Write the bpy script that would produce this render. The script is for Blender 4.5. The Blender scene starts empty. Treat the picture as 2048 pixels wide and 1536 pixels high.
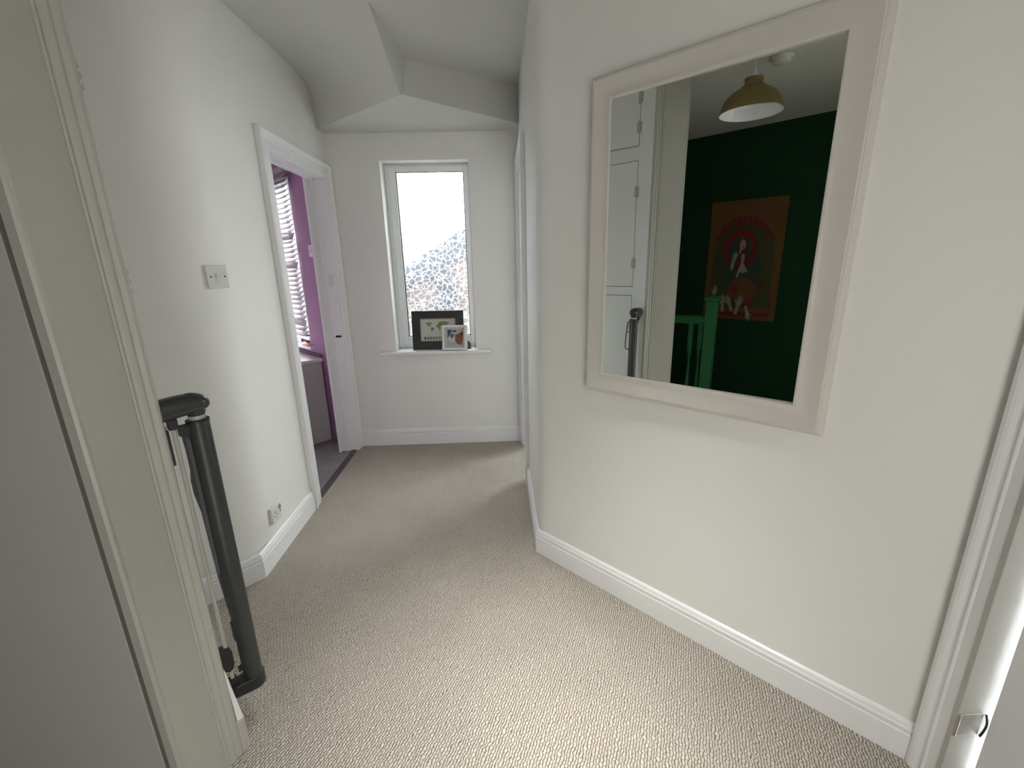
import bpy, bmesh, math, random
from mathutils import Vector
random.seed(7)
COL = bpy.context.scene.collection
SC = bpy.context.scene

# ---------------------------------------------------------------- materials
def newmat(name):
    m = bpy.data.materials.new(name); m.use_nodes = True
    nt = m.node_tree; b = nt.nodes['Principled BSDF']
    return m, nt, b

def paint(name, col, rough=.6, bump=.0, scale=60., var=.0, spec=.5, coat=0., metal=0.):
    """procedural paint / plastic: object-space noise drives a slight tone variation and a bump"""
    m, nt, b = newmat(name); N = nt.nodes; L = nt.links
    b.inputs['Roughness'].default_value = rough
    b.inputs['Specular IOR Level'].default_value = spec
    b.inputs['Metallic'].default_value = metal
    b.inputs['Coat Weight'].default_value = coat
    tc = N.new('ShaderNodeTexCoord')
    no = N.new('ShaderNodeTexNoise'); no.inputs['Scale'].default_value = scale; no.inputs['Detail'].default_value = 4
    L.new(tc.outputs['Object'], no.inputs['Vector'])
    cr = N.new('ShaderNodeMix'); cr.data_type = 'RGBA'
    c = Vector(col)
    cr.inputs[6].default_value = (*(c * (1 - var)), 1); cr.inputs[7].default_value = (*[min(1, x * (1 + var)) for x in c], 1)
    L.new(no.outputs['Fac'], cr.inputs[0]); L.new(cr.outputs[2], b.inputs['Base Color'])
    if bump > 0:
        bp = N.new('ShaderNodeBump'); bp.inputs['Strength'].default_value = bump; bp.inputs['Distance'].default_value = .004
        L.new(no.outputs['Fac'], bp.inputs['Height']); L.new(bp.outputs['Normal'], b.inputs['Normal'])
    return m

def srgb(r, g, b):
    f = lambda c: (c / 255 / 12.92) if c <= 10 else ((c / 255 + .055) / 1.055) ** 2.4
    return (f(r), f(g), f(b))

M = {}
def plaster(name, col, low=2.2):
    """matt wall paint with broad trowel waves and fine roller stipple"""
    m, nt, b = newmat(name); N = nt.nodes; L = nt.links
    b.inputs['Base Color'].default_value = (*col, 1); b.inputs['Roughness'].default_value = .75
    b.inputs['Specular IOR Level'].default_value = .25
    tc = N.new('ShaderNodeTexCoord')
    n1 = N.new('ShaderNodeTexNoise'); n1.inputs['Scale'].default_value = low; n1.inputs['Detail'].default_value = 2
    n2 = N.new('ShaderNodeTexNoise'); n2.inputs['Scale'].default_value = 160; n2.inputs['Detail'].default_value = 2
    for n in (n1, n2): L.new(tc.outputs['Object'], n.inputs['Vector'])
    b1 = N.new('ShaderNodeBump'); b1.inputs['Strength'].default_value = .5; b1.inputs['Distance'].default_value = .02
    b2 = N.new('ShaderNodeBump'); b2.inputs['Strength'].default_value = .25; b2.inputs['Distance'].default_value = .001
    L.new(n1.outputs['Fac'], b1.inputs['Height']); L.new(n2.outputs['Fac'], b2.inputs['Height'])
    L.new(b1.outputs['Normal'], b2.inputs['Normal']); L.new(b2.outputs['Normal'], b.inputs['Normal'])
    return m
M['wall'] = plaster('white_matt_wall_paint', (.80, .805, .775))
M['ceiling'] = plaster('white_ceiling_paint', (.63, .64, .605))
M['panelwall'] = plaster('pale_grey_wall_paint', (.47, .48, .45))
M['gloss'] = paint('white_gloss_trim', (.83, .84, .85), .32, .10, 35, .02)
M['satin'] = paint('white_satin_cupboard', (.80, .81, .81), .4, .1, 30, .02)
M['postpaint'] = paint('shade_darkened_white_gloss', (.46, .46, .425), .35, .5, 14, .03)  # same white as the trim, darkened to put the post's dimmer light into the colour
M['upvc'] = paint('white_upvc', (.82, .85, .85), .25, 0, 20, .01)
M['rubber'] = paint('black_gasket', (.012, .012, .014), .5)
M['purple'] = plaster('purple_wall_paint', (.36, .205, .33))
M['green'] = plaster('dark_green_wall_paint', (.004, .040, .014))
M['greengloss'] = paint('green_gloss_wood', (.006, .125, .036), .3, .15, 25, .08)
M['gate'] = paint('anthracite_plastic', (.032, .036, .035), .38, 0, 50, .05)
M['gategloss'] = paint('anthracite_gloss_plastic', (.032, .035, .035), .28, 0, 50, .05)
M['gatedark'] = paint('black_plastic', (.012, .013, .015), .45)
M['mesh'] = paint('grey_mesh_fabric', (.10, .11, .115), .8, .6, 400, .25)
M['rod'] = paint('pale_rod', (.46, .45, .41), .35, 0, 20, .03)
M['whiteplast'] = paint('white_plastic', (.70, .71, .69), .3)
M['screw'] = paint('dark_screw', (.03, .03, .03), .4, metal=.6)
M['hinge'] = paint('painted_hinge', (.55, .54, .50), .4, .6, 120, .2)
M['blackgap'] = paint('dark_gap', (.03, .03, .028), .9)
M['worktop'] = paint('white_worktop', (.78, .74, .78), .25, 0, 20, .02)
M['unitgrey'] = paint('grey_unit_panel', (.50, .51, .48), .5, 0, 20, .02)
M['vinyl'] = paint('grey_vinyl_floor', (.27, .26, .25), .45, .1, 6, .35)
M['threshold'] = paint('dark_threshold_bar', (.06, .055, .055), .4, 0, 20, .1)
M['slat'] = paint('white_blind_slat', (.42, .385, .40), .5, 0, 20, .03)
M['brass'] = paint('brushed_brass', (.25, .19, .075), .42, .15, 45, .12, metal=.75)
M['enamel'] = paint('white_enamel', (.85, .88, .92), .25)
M['blackframe'] = paint('black_ash_frame', (.016, .017, .018), .45, .3, 80, .3)
M['cream'] = paint('cream_paper', (.58, .58, .46), .8, 0, 20, .04)
M['whiteframe'] = paint('white_box_frame', (.75, .75, .74), .4, 0, 20, .02)
M['strike'] = paint('dull_nickel', (.45, .42, .38), .35, .1, 60, .1, metal=.8)

def flat(name, col, rough=.75):
    if name not in M: M[name] = paint(name, col, rough, 0, 30, .08)
    return M[name]

# mirror glass
m, nt, b = newmat('silvered_glass')
b.inputs['Base Color'].default_value = (.80, .83, .81, 1); b.inputs['Metallic'].default_value = 1; b.inputs['Roughness'].default_value = 0.0
M['mirror'] = m

# carpet: diagonal rows of pale loops with dark gaps between them
def carpet():
    m, nt, b = newmat('beige_loop_pile_carpet'); N = nt.nodes; L = nt.links
    b.inputs['Roughness'].default_value = .95; b.inputs['Specular IOR Level'].default_value = .05
    tc = N.new('ShaderNodeTexCoord')
    wob = N.new('ShaderNodeTexNoise'); wob.inputs['Scale'].default_value = 48; wob.inputs['Detail'].default_value = 4
    L.new(tc.outputs['Object'], wob.inputs['Vector'])
    mp = N.new('ShaderNodeMapping'); mp.inputs['Rotation'].default_value = (0, 0, math.radians(23))
    L.new(tc.outputs['Object'], mp.inputs['Vector'])
    vm = N.new('ShaderNodeVectorMath'); vm.operation = 'MULTIPLY_ADD'
    vm.inputs[1].default_value = (.017, .017, 0)
    L.new(wob.outputs['Color'], vm.inputs[0]); L.new(mp.outputs['Vector'], vm.inputs[2])
    sp = N.new('ShaderNodeSeparateXYZ'); L.new(vm.outputs[0], sp.inputs[0])
    def mt(op, a, bb=None, c=None):
        n = N.new('ShaderNodeMath'); n.operation = op
        for i, x in enumerate((a, bb, c)):
            if x is None: continue
            if isinstance(x, (int, float)): n.inputs[i].default_value = x
            else: L.new(x, n.inputs[i])
        return n.outputs[0]
    u = mt('MULTIPLY', sp.outputs['X'], 1 / .0088)
    row = mt('FLOOR', u)
    odd = mt('MULTIPLY', mt('MODULO', mt('ABSOLUTE', row), 2.0), .5)
    v = mt('ADD', mt('MULTIPLY', sp.outputs['Y'], 1 / .0150), odd)
    su = mt('SINE', mt('MULTIPLY', mt('FRACT', u), math.pi))
    sv = mt('SINE', mt('MULTIPLY', mt('FRACT', v), math.pi))
    h = mt('MULTIPLY', mt('POWER', su, .95), mt('POWER', sv, .32))
    fine = N.new('ShaderNodeTexNoise'); fine.inputs['Scale'].default_value = 700; fine.inputs['Detail'].default_value = 3
    L.new(tc.outputs['Object'], fine.inputs['Vector'])
    h2 = mt('ADD', mt('MULTIPLY', h, .85), mt('MULTIPLY', fine.outputs['Fac'], .42))
    ramp = N.new('ShaderNodeValToRGB'); e = ramp.color_ramp.elements
    e[0].position = .2; e[0].color = (.07, .055, .04, 1)
    e[1].position = .85; e[1].color = (.74, .685, .60, 1)
    x = e.new(.5); x.color = (.50, .45, .375, 1)
    L.new(h2, ramp.inputs[0])
    # tone variation between tufts and broad wear
    vo = N.new('ShaderNodeTexNoise'); vo.inputs['Scale'].default_value = 120; L.new(tc.outputs['Object'], vo.inputs['Vector'])
    wear = N.new('ShaderNodeTexNoise'); wear.inputs['Scale'].default_value = 3; L.new(tc.outputs['Object'], wear.inputs['Vector'])
    hv = N.new('ShaderNodeHueSaturation')
    val = mt('ADD', mt('MULTIPLY', vo.outputs['Fac'], .45), mt('MULTIPLY', wear.outputs['Fac'], .22))
    L.new(mt('ADD', val, .57), hv.inputs['Value']); L.new(ramp.outputs[0], hv.inputs['Color'])
    L.new(hv.outputs[0], b.inputs['Base Color'])
    bp = N.new('ShaderNodeBump'); bp.inputs['Strength'].default_value = 1; bp.inputs['Distance'].default_value = .005
    L.new(h2, bp.inputs['Height']); L.new(bp.outputs['Normal'], b.inputs['Normal'])
    return m
M['carpet'] = carpet()

# obscured window glass with a crinkled leaf pattern
def glass():
    m, nt, b = newmat('crinkled_obscure_glass'); N = nt.nodes; L = nt.links
    out = N['Material Output']; N.remove(b)
    tc = N.new('ShaderNodeTexCoord')
    ds = N.new('ShaderNodeTexNoise'); ds.inputs['Scale'].default_value = 22; ds.inputs['Detail'].default_value = 2
    L.new(tc.outputs['Object'], ds.inputs['Vector'])
    mx = N.new('ShaderNodeVectorMath'); mx.operation = 'MULTIPLY_ADD'; mx.inputs[1].default_value = (.05, .05, .05)
    L.new(ds.outputs['Color'], mx.inputs[0]); L.new(tc.outputs['Object'], mx.inputs[2])
    vo = N.new('ShaderNodeTexVoronoi'); vo.feature = 'DISTANCE_TO_EDGE'; vo.inputs['Scale'].default_value = 26
    L.new(mx.outputs[0], vo.inputs['Vector'])
    rp = N.new('ShaderNodeValToRGB'); rp.color_ramp.elements[0].position = 0; rp.color_ramp.elements[1].position = .11
    L.new(vo.outputs['Distance'], rp.inputs[0])
    bp = N.new('ShaderNodeBump'); bp.inputs['Strength'].default_value = .24; bp.inputs['Distance'].default_value = .004
    L.new(rp.outputs[0], bp.inputs['Height'])
    rf = N.new('ShaderNodeBsdfRefraction'); rf.inputs['IOR'].default_value = 1.32; rf.inputs['Roughness'].default_value = .11
    rf.inputs['Color'].default_value = (.78, .79, .78, 1); L.new(bp.outputs['Normal'], rf.inputs['Normal'])
    gl = N.new('ShaderNodeBsdfGlossy'); gl.inputs['Roughness'].default_value = .15; L.new(bp.outputs['Normal'], gl.inputs['Normal'])
    tr = N.new('ShaderNodeBsdfTransparent'); tr.inputs['Color'].default_value = (.78, .79, .78, 1)
    m1 = N.new('ShaderNodeMixShader'); m1.inputs[0].default_value = .06; L.new(rf.outputs[0], m1.inputs[1]); L.new(gl.outputs[0], m1.inputs[2])
    m2 = N.new('ShaderNodeMixShader'); m2.inputs[0].default_value = .30; L.new(m1.outputs[0], m2.inputs[1]); L.new(tr.outputs[0], m2.inputs[2])
    rg = N.new('ShaderNodeValToRGB'); rg.color_ramp.elements[0].position = 0; rg.color_ramp.elements[0].color = (1, 1, 1, 1)
    rg.color_ramp.elements[1].position = .06; rg.color_ramp.elements[1].color = (0, 0, 0, 1)
    L.new(vo.outputs['Distance'], rg.inputs[0])
    ms_ = N.new('ShaderNodeMath'); ms_.operation = 'MULTIPLY'; ms_.inputs[1].default_value = .22; L.new(rg.outputs[0], ms_.inputs[0])
    tl = N.new('ShaderNodeBsdfTranslucent'); tl.inputs['Color'].default_value = (.7, .72, .74, 1)
    m3 = N.new('ShaderNodeMixShader'); L.new(ms_.outputs[0], m3.inputs[0]); L.new(m2.outputs[0], m3.inputs[1]); L.new(tl.outputs[0], m3.inputs[2])
    L.new(m3.outputs[0], out.inputs['Surface'])
    return m
M['glass'] = glass()
def clearglass():
    m, nt, b = newmat('clear_window_glass'); N = nt.nodes; L = nt.links
    out = N['Material Output']; N.remove(b)
    tr = N.new('ShaderNodeBsdfTransparent'); gl = N.new('ShaderNodeBsdfGlossy'); gl.inputs['Roughness'].default_value = .02
    mx = N.new('ShaderNodeMixShader'); mx.inputs[0].default_value = .05
    L.new(tr.outputs[0], mx.inputs[1]); L.new(gl.outputs[0], mx.inputs[2]); L.new(mx.outputs[0], out.inputs['Surface'])
    return m
M['clearglass'] = clearglass()
def brick():
    m, nt, b = newmat('pinkish_brick'); N = nt.nodes; L = nt.links
    tc = N.new('ShaderNodeTexCoord'); mp = N.new('ShaderNodeMapping'); mp.inputs['Rotation'].default_value = (math.radians(90), 0, 0)
    br = N.new('ShaderNodeTexBrick'); br.inputs['Scale'].default_value = 4.5
    br.inputs['Color1'].default_value = (.24, .19, .17, 1); br.inputs['Color2'].default_value = (.21, .17, .16, 1); br.inputs['Mortar'].default_value = (.2, .19, .18, 1)
    L.new(tc.outputs['Object'], mp.inputs[0]); L.new(mp.outputs[0], br.inputs[0]); L.new(br.outputs[0], b.inputs['Base Color'])
    b.inputs['Roughness'].default_value = .9
    return m
M['brick'] = brick()
M['render'] = paint('pale_render', (.17, .172, .17), .9, .2, 20, .1)
M['slate'] = paint('blue_grey_slate', (.10, .112, .13), .7, .2, 20, .2)
M['darkglass'] = paint('dark_pane', (.05, .065, .08), .1)
M['grass'] = paint('paving', (.08, .08, .075), .9, .1, 6, .2)

# ---------------------------------------------------------------- mesh helpers
class MB:
    """collects shapes; build() links them as one mesh object"""
    def __init__(s): s.v = []; s.f = []
    def add(s, verts, faces):
        o = len(s.v); s.v += [tuple(p) for p in verts]; s.f += [tuple(i + o for i in f) for f in faces]; return s
    def hexa(s, p):  # 8 points: bottom 4 (ccw), top 4
        return s.add(p, [(3, 2, 1, 0), (4, 5, 6, 7), (0, 1, 5, 4), (1, 2, 6, 5), (2, 3, 7, 6), (3, 0, 4, 7)])
    def box(s, x0, x1, y0, y1, z0, z1):
        return s.hexa([(x0, y0, z0), (x1, y0, z0), (x1, y1, z0), (x0, y1, z0), (x0, y0, z1), (x1, y0, z1), (x1, y1, z1), (x0, y1, z1)])
    def fbox(s, fr, u0, u1, v0, v1, h0, h1):  # box in a frame
        return s.hexa([fr(u0, v0, h0), fr(u1, v0, h0), fr(u1, v1, h0), fr(u0, v1, h0), fr(u0, v0, h1), fr(u1, v0, h1), fr(u1, v1, h1), fr(u0, v1, h1)])
    def prism(s, poly, z0, z1, fr=None):
        fr = fr or (lambda x, y, z: (x, y, z)); n = len(poly)
        V = [fr(x, y, z0) for x, y in poly] + [fr(x, y, z1) for x, y in poly]
        F = [tuple(reversed(range(n))), tuple(range(n, 2 * n))] + [(i, (i + 1) % n, n + (i + 1) % n, n + i) for i in range(n)]
        return s.add(V, F)
    def sweep(s, path, prof, closed=False, fr=None):
        """mitred moulding: path in a plane, prof = closed loop of (offset to the left of the path, height)"""
        fr = fr or (lambda x, y, z: (x, y, z)); n = len(path); k = len(prof); rings = []
        for i, p in enumerate(path):
            def nrm(a, b):
                d = Vector((b[0] - a[0], b[1] - a[1])); d.normalize(); return Vector((-d.y, d.x))
            if closed: n1 = nrm(path[i - 1], p); n2 = nrm(p, path[(i + 1) % n])
            elif i == 0: n1 = n2 = nrm(p, path[1])
            elif i == n - 1: n1 = n2 = nrm(path[-2], p)
            else: n1 = nrm(path[i - 1], p); n2 = nrm(p, path[i + 1])
            mm = (n1 + n2); mm = mm / max(1e-6, 1 + n1.dot(n2))
            rings.append([fr(p[0] + mm.x * w, p[1] + mm.y * w, h) for w, h in prof])
        V = [q for r in rings for q in r]; F = []
        for i in range(n if closed else n - 1):
            a = i * k; b2 = ((i + 1) % n) * k
            for j in range(k): F.append((a + j, a + (j + 1) % k, b2 + (j + 1) % k, b2 + j))
        if not closed: F += [tuple(range(k)), tuple(reversed(range((n - 1) * k, n * k)))]
        return s.add(V, F)
    def loft(s, rings, cap=True):
        k = len(rings[0]); V = [p for r in rings for p in r]; F = []
        for i in range(len(rings) - 1):
            for j in range(k): F.append((i * k + j, i * k + (j + 1) % k, (i + 1) * k + (j + 1) % k, (i + 1) * k + j))
        if cap: F += [tuple(reversed(range(k))), tuple(range((len(rings) - 1) * k, len(rings) * k))]
        return s.add(V, F)
    def lathe(s, prof, c=(0, 0, 0), n=40, cap=False):
        return s.loft([[(c[0] + r * math.cos(2 * math.pi * j / n), c[1] + r * math.sin(2 * math.pi * j / n), c[2] + z) for j in range(n)] for r, z in prof], cap)
    def tube(s, pts, r, n=12, cap=True):
        P = [Vector(p) for p in pts]; rings = []; up = None
        for i, p in enumerate(P):
            d = (P[min(i + 1, len(P) - 1)] - P[max(i - 1, 0)]).normalized()
            a = d.cross(Vector((0, 0, 1)))
            if a.length < .1: a = d.cross(Vector((1, 0, 0)))
            if up is not None:
                a2 = up - d * up.dot(d)
                if a2.length > .1: a = a2
            a.normalize(); up = a; b2 = d.cross(a)
            rr = r[i] if isinstance(r, (list, tuple)) else r
            rings.append([p + (a * math.cos(2 * math.pi * j / n) + b2 * math.sin(2 * math.pi * j / n)) * rr for j in range(n)])
        return s.loft(rings, cap)
    def build(s, name, mat, parent=None, kind=None, bevel=0, smooth=False, seg=2):
        me = bpy.data.meshes.new(name); me.from_pydata([tuple(v) for v in s.v], [], s.f)
        bm = bmesh.new(); bm.from_mesh(me); bmesh.ops.recalc_face_normals(bm, faces=bm.faces)
        bm.to_mesh(me); bm.free()
        o = bpy.data.objects.new(name, me); COL.objects.link(o); me.materials.append(mat)
        if parent is not None:
            o.parent = parent; o.matrix_parent_inverse = parent.matrix_world.inverted() if parent.type != 'EMPTY' else PINV[parent.name]
        if kind: o['kind'] = kind
        if bevel:
            md = o.modifiers.new('bevel', 'BEVEL'); md.width = bevel; md.segments = seg; md.limit_method = 'ANGLE'; md.angle_limit = math.radians(35)
        if smooth:
            for p in me.polygons: p.use_smooth = True
            if smooth == 'auto':
                try: me.set_sharp_from_angle(angle=math.radians(38))
                except Exception: pass
        return o
PINV = {}
from mathutils import Matrix
def thing(name, loc, label, cat, group=None):
    o = bpy.data.objects.new(name, None); COL.objects.link(o); o.location = loc; o.empty_display_size = .05
    o['label'] = label; o['category'] = cat
    if group: o['group'] = group
    PINV[o.name] = Matrix.Translation(Vector(loc)).inverted()
    return o
def tag(o, label, cat, group=None):
    o['label'] = label; o['category'] = cat
    if group: o['group'] = group
    return o
def frame(o, u, n):
    """wall frame: u along the wall, v up, h along the outward normal"""
    return lambda a, b, c: (o[0] + u[0] * a + n[0] * c, o[1] + u[1] * a + n[1] * c, b)
def S(o): o['kind'] = 'structure'; return o

# ---------------------------------------------------------------- plan
D = (.723, .691); ND = (.691, -.723)           # diagonal wall on the left, its normal into the hall
MW = (.691, -.723); NM = (-.723, -.691)        # diagonal wall with the mirror
CA = Vector((-1.183, 1.884))                   # corner between the diagonal and the left corridor wall
K = Vector((-1.418, 1.648))                    # inner corner by the cupboard
CM = Vector((.176, 2.0)); E_ = Vector((1.180, .95))
HZ = 3.3
def arc(c, d1, d2, r, n=10):
    """rounded corner at c between incoming direction d1 and outgoing direction d2"""
    d1 = Vector(d1); d2 = Vector(d2); ang = d1.angle(d2); t = r * math.tan(ang / 2)
    a = c - d1 * t; b = c + d2 * t; out = []
    for i in range(n + 1):
        s = i / n; q = a.lerp(c, s).lerp(c.lerp(b, s), s); out.append((q.x, q.y))
    return out

# left wall: diagonal, rounded corner, corridor wall with the doorway
al = arc(CA, D, (0, 1), .36)
w = MB()
w.prism([(K.x - .0, K.y)] + al + [(-1.183, 2.60), (-1.300, 2.60), (-1.300, 1.95), (-1.52, 1.73)], 0, HZ)
w.prism([(-1.183, 2.60), (-1.183, 3.415), (-1.300, 3.415), (-1.300, 2.60)], 2.06, HZ)
w.prism([(-1.183, 3.415), (-1.183, 3.55), (-1.300, 3.55), (-1.300, 3.415)], 0, HZ)
o = w.build('wall_left', M['wall'], kind='structure', smooth='auto')

# far wall with the window recess
w = MB(); X0, X1, Z0, Z1 = -.815, -.184, .785, 2.168
w.box(-1.300, X0, 3.5, 3.74, 0, HZ); w.box(X1, .36, 3.5, 3.74, 0, HZ)
w.box(X0, X1, 3.5, 3.74, 0, Z0); w.box(X0, X1, 3.5, 3.74, Z1, HZ)
w.build('wall_far', M['wall'], kind='structure')

# right wall: corridor part with doorway, rounded corner, diagonal with the mirror
ar = arc(CM, (0, -1), MW, .15)
w = MB()
w.prism([(.176, 2.80)] + ar + [(E_.x, E_.y), (E_.x + .1, E_.y + .08), (.29, 2.06), (.29, 2.80)], 0, HZ)
w.prism([(.176, 3.40), (.176, 2.80), (.29, 2.80), (.29, 3.40)], 2.06, HZ)
w.prism([(.176, 3.5), (.176, 3.40), (.29, 3.40), (.29, 3.5)], 0, HZ)
w.build('wall_right', M['wall'], kind='structure', smooth='auto')

# wall on the near right with its doorway
w = MB()
w.box(1.180, 1.30, .858, 1.02, 0, HZ); w.box(1.180, 1.30, .03, .858, 2.03, HZ); w.box(1.180, 1.30, -2.0, .03, 0, HZ)
w.build('wall_near_right', M['wall'], kind='structure')

# landing walls (left of and behind the camera, seen in the mirror)
w = MB()
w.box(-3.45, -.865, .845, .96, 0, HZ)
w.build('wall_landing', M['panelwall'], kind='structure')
g0 = Vector((-1.6, -.843)); gd = Vector((-.743, .669))
gA = g0 - gd * 1.1; gB = g0 + gd * 2.35
gn = Vector((-.669, -.743))
MB().prism([(gA.x, gA.y), (gB.x, gB.y), (gB.x + gn.x * .1, gB.y + gn.y * .1), (gA.x + gn.x * .1, gA.y + gn.y * .1)], -2.4, HZ).build('wall_stairwell', M['green'], kind='structure')
w = MB(); w.box(-1.35, 1.30, -1.25, -1.15, 0, HZ); w.box(-3.6, -3.3, -.4, 1.0, -2.4, HZ)
w.build('wall_behind', M['wall'], kind='structure')

# cupboard side of the hall: wall above and behind the cupboard front
SW0 = Vector((-.85, 1.08)); SD = Vector((-.7071, .7071)); SN = Vector((.7071, .7071))
fS = frame(SW0, SD, SN)
w = MB(); w.fbox(fS, -.02, .86, 0, HZ, -.16, -.035)
w.fbox(fS, -.012, .80, 2.56, HZ, -.035, 0)
w.build('wall_near_left', M['wall'], kind='structure')

# ---------------------------------------------------------------- floors
fl = MB()
fl.prism([(-1.183, 3.55), (-1.183, 2.0), (-1.50, 1.7), (-.9, .96), (-3.3, .95), (-3.3, .55), (-.72, -1.80), (-.72, -2.1), (1.32, -2.1), (1.32, 1.0), (.32, 2.1), (.32, 3.55)], -.06, 0)
fl.build('floor', M['carpet'], kind='structure')
MB().box(-3.4, -1.225, 2.3, 5.6, -.05, -.002).build('floor_kitchen', M['vinyl'], kind='structure')
MB().box(.3, 2.3, 2.2, 4.4, -.05, -.004).build('floor_side_room', M['vinyl'], kind='structure')
S(MB().prism([(-1.228, -.0), (-1.18, -.0), (-1.184, .007), (-1.190, .009), (-1.218, .009), (-1.224, .007)], 2.60, 3.415, lambda a, b, c: (a, c, b)).build('trim_4', M['threshold']))

# ---------------------------------------------------------------- ceilings
def poly(name, pts, faces, mat):
    mb = MB(); mb.add(pts, faces); o = mb.build(name, mat, kind='structure'); return o
zl = 2.346
A = (-1.173, 3.387, zl); P = (-.501, 2.781, zl); P2 = (-.485, 2.792, zl + .004); B = (.18, 3.338, zl)
T1 = (-.462, 2.812, 2.528); T2 = (.18, 3.338, 2.575); Q = (-.50, 2.207, 2.507)
lw = [(-1.19, 3.397, 2.346), (-1.19, 3.365, 2.43), (-1.19, 3.32, 2.52), (-1.19, 3.25, 2.58), (-1.19, 3.12, 2.605), (-1.19, 2.9, 2.605), (-1.19, 2.58, 2.595), (-1.19, 2.2, 2.585)]
rs = [0, .09, .2, .33, .48, .64, .82, 1.0]
G_ = []
for L_, t in zip(lw, rs):
    Rr = (-.501 + .001 * t, 2.781 - .574 * t, 2.346 + .161 * t); row = []
    for c in range(9):
        u = c / 8; row.append(tuple(L_[k] + (Rr[k] - L_[k]) * u for k in range(3)))
    G_.append(row)
gv = [p for row in G_ for p in row]; gf = [(a * 9 + c, a * 9 + c + 1, (a + 1) * 9 + c + 1, (a + 1) * 9 + c) for a in range(7) for c in range(8)]
mb = MB()
mb.add([(-1.25, 3.6, zl), lw[0], P, P2, B, (.25, 3.6, zl)], [(0, 1, 2, 3, 4, 5)])           # low flat ceiling of the window bay
mb.add(gv, gf)
mb.add([P, P2, T1, Q], [(0, 1, 2, 3)])
mb.add([P2, B, T2, T1], [(0, 1, 2, 3)])
fl_ = [T1, T2, (.24, 2.2, 2.56), Q, (1.4, 1.0, 2.575), (1.4, .95, 2.575), (-1.6, .95, 2.575), (-1.6, 2.2, 2.585), lw[-1]]
mb.add(fl_, [(0, 1, 2, 3), (3, 2, 4, 5), (3, 5, 6, 8), (8, 6, 7)])
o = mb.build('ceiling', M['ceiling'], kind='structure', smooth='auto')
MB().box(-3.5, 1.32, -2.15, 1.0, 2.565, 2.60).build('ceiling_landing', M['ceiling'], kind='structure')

MB().box(-1.7, 1.5, .9, 3.9, 3.24, 3.34).build('ceiling_light_block', M['ceiling'], kind='structure')  # unseen slab added over the ceiling to stop sky light leaking through
# ---------------------------------------------------------------- trims: skirtings
SK = [(0, 0), (.018, 0), (.018, .088), (.0145, .092), (.0145, .095), (.017, .099), (.017, .108), (.0125, .113), (.0125, .117), (.009, .124), (.003, .128), (0, .128)]
def skirt(name, path, right=True, mat='gloss', h=1.):
    pr = [(-a if right else a, b * h) for a, b in SK]
    return MB().sweep(path, pr).build(name, M[mat], kind='structure')
skirt('baseboard_left', [(K.x + .01, K.y + .01), (CA.x, CA.y), (-1.183, 2.497)])
skirt('baseboard_far', [(-1.183, 3.5), (.176, 3.5)], h=1.05)
skirt('baseboard_right', [(.176, 2.715), (CM.x, CM.y), (E_.x - .0, E_.y + .0)], right=True)
# gap filler behind the rounded corners
S(MB().prism([(CA.x - .0, CA.y)] + al, 0, .118).build('trim_5', M['gloss']))
S(MB().prism([(CM.x, CM.y)] + ar, 0, .118).build('trim_6', M['gloss']))

# architraves: flat board, bead, ogee outer edge.  (offset from the opening outward, height off the wall)
AR = [(0, 0), (0, .012), (.004, .016), (.036, .016), (.039, .019), (.043, .021), (.047, .019), (.050, .0165), (.056, .018), (.066, .026), (.074, .030), (.083, .030), (.086, .026), (.086, 0)]
def architrave(name, fr, u0, u1, top, w=1., mat='gloss', clip=None):
    pr = [(a * w, b) for a, b in AR]
    return MB().sweep([(u0, 0), (u0, top), (u1, top), (u1, 0)], pr, False, fr).build(name, M[mat], kind='structure')
# left doorway
fA = frame((-1.183, 0), (0, 1), (1, 0))
architrave('trim_1', fA, 2.585, 3.405, 2.05)
MB_ = MB()
MB_.box(-1.305, -1.178, 2.597, 2.622, 0, 2.045); MB_.box(-1.305, -1.178, 3.392, 3.417, 0, 2.045); MB_.box(-1.305, -1.178, 2.597, 3.417, 2.04, 2.062)
MB_.box(-1.268, -1.255, 3.380, 3.392, 0, 2.04); MB_.box(-1.268, -1.255, 2.622, 2.634, 0, 2.04); MB_.box(-1.268, -1.255, 2.622, 3.392, 2.028, 2.04)
d1 = MB_.build('door_1', M['gloss'], kind='structure', bevel=.002)
MB().box(-1.235, -1.195, 3.387, 3.3925, 1.31, 1.40).build('strike_keeper', M['whiteplast'], d1, bevel=.001)
MB().box(-1.235, -1.195, 3.387, 3.3925, .93, .945).build('strike_keeper', M['screw'], d1)
# kitchen side architrave
fAk = frame((-1.300, 0), (0, 1), (-1, 0))
architrave('trim_7', fAk, 2.60, 3.36, 2.05, .6)
# right doorway (seen edge-on)
fR = frame((.176, 0), (0, 1), (-1, 0))
architrave('trim_2', fR, 2.803, 3.40, 2.055, 1.)
MB_ = MB()
MB_.box(.171, .295, 2.80, 2.822, 0, 2.045); MB_.box(.171, .295, 3.385, 3.405, 0, 2.045); MB_.box(.171, .295, 2.80, 3.405, 2.04, 2.062)
MB_.build('door_2', M['gloss'], kind='structure', bevel=.002)
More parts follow.
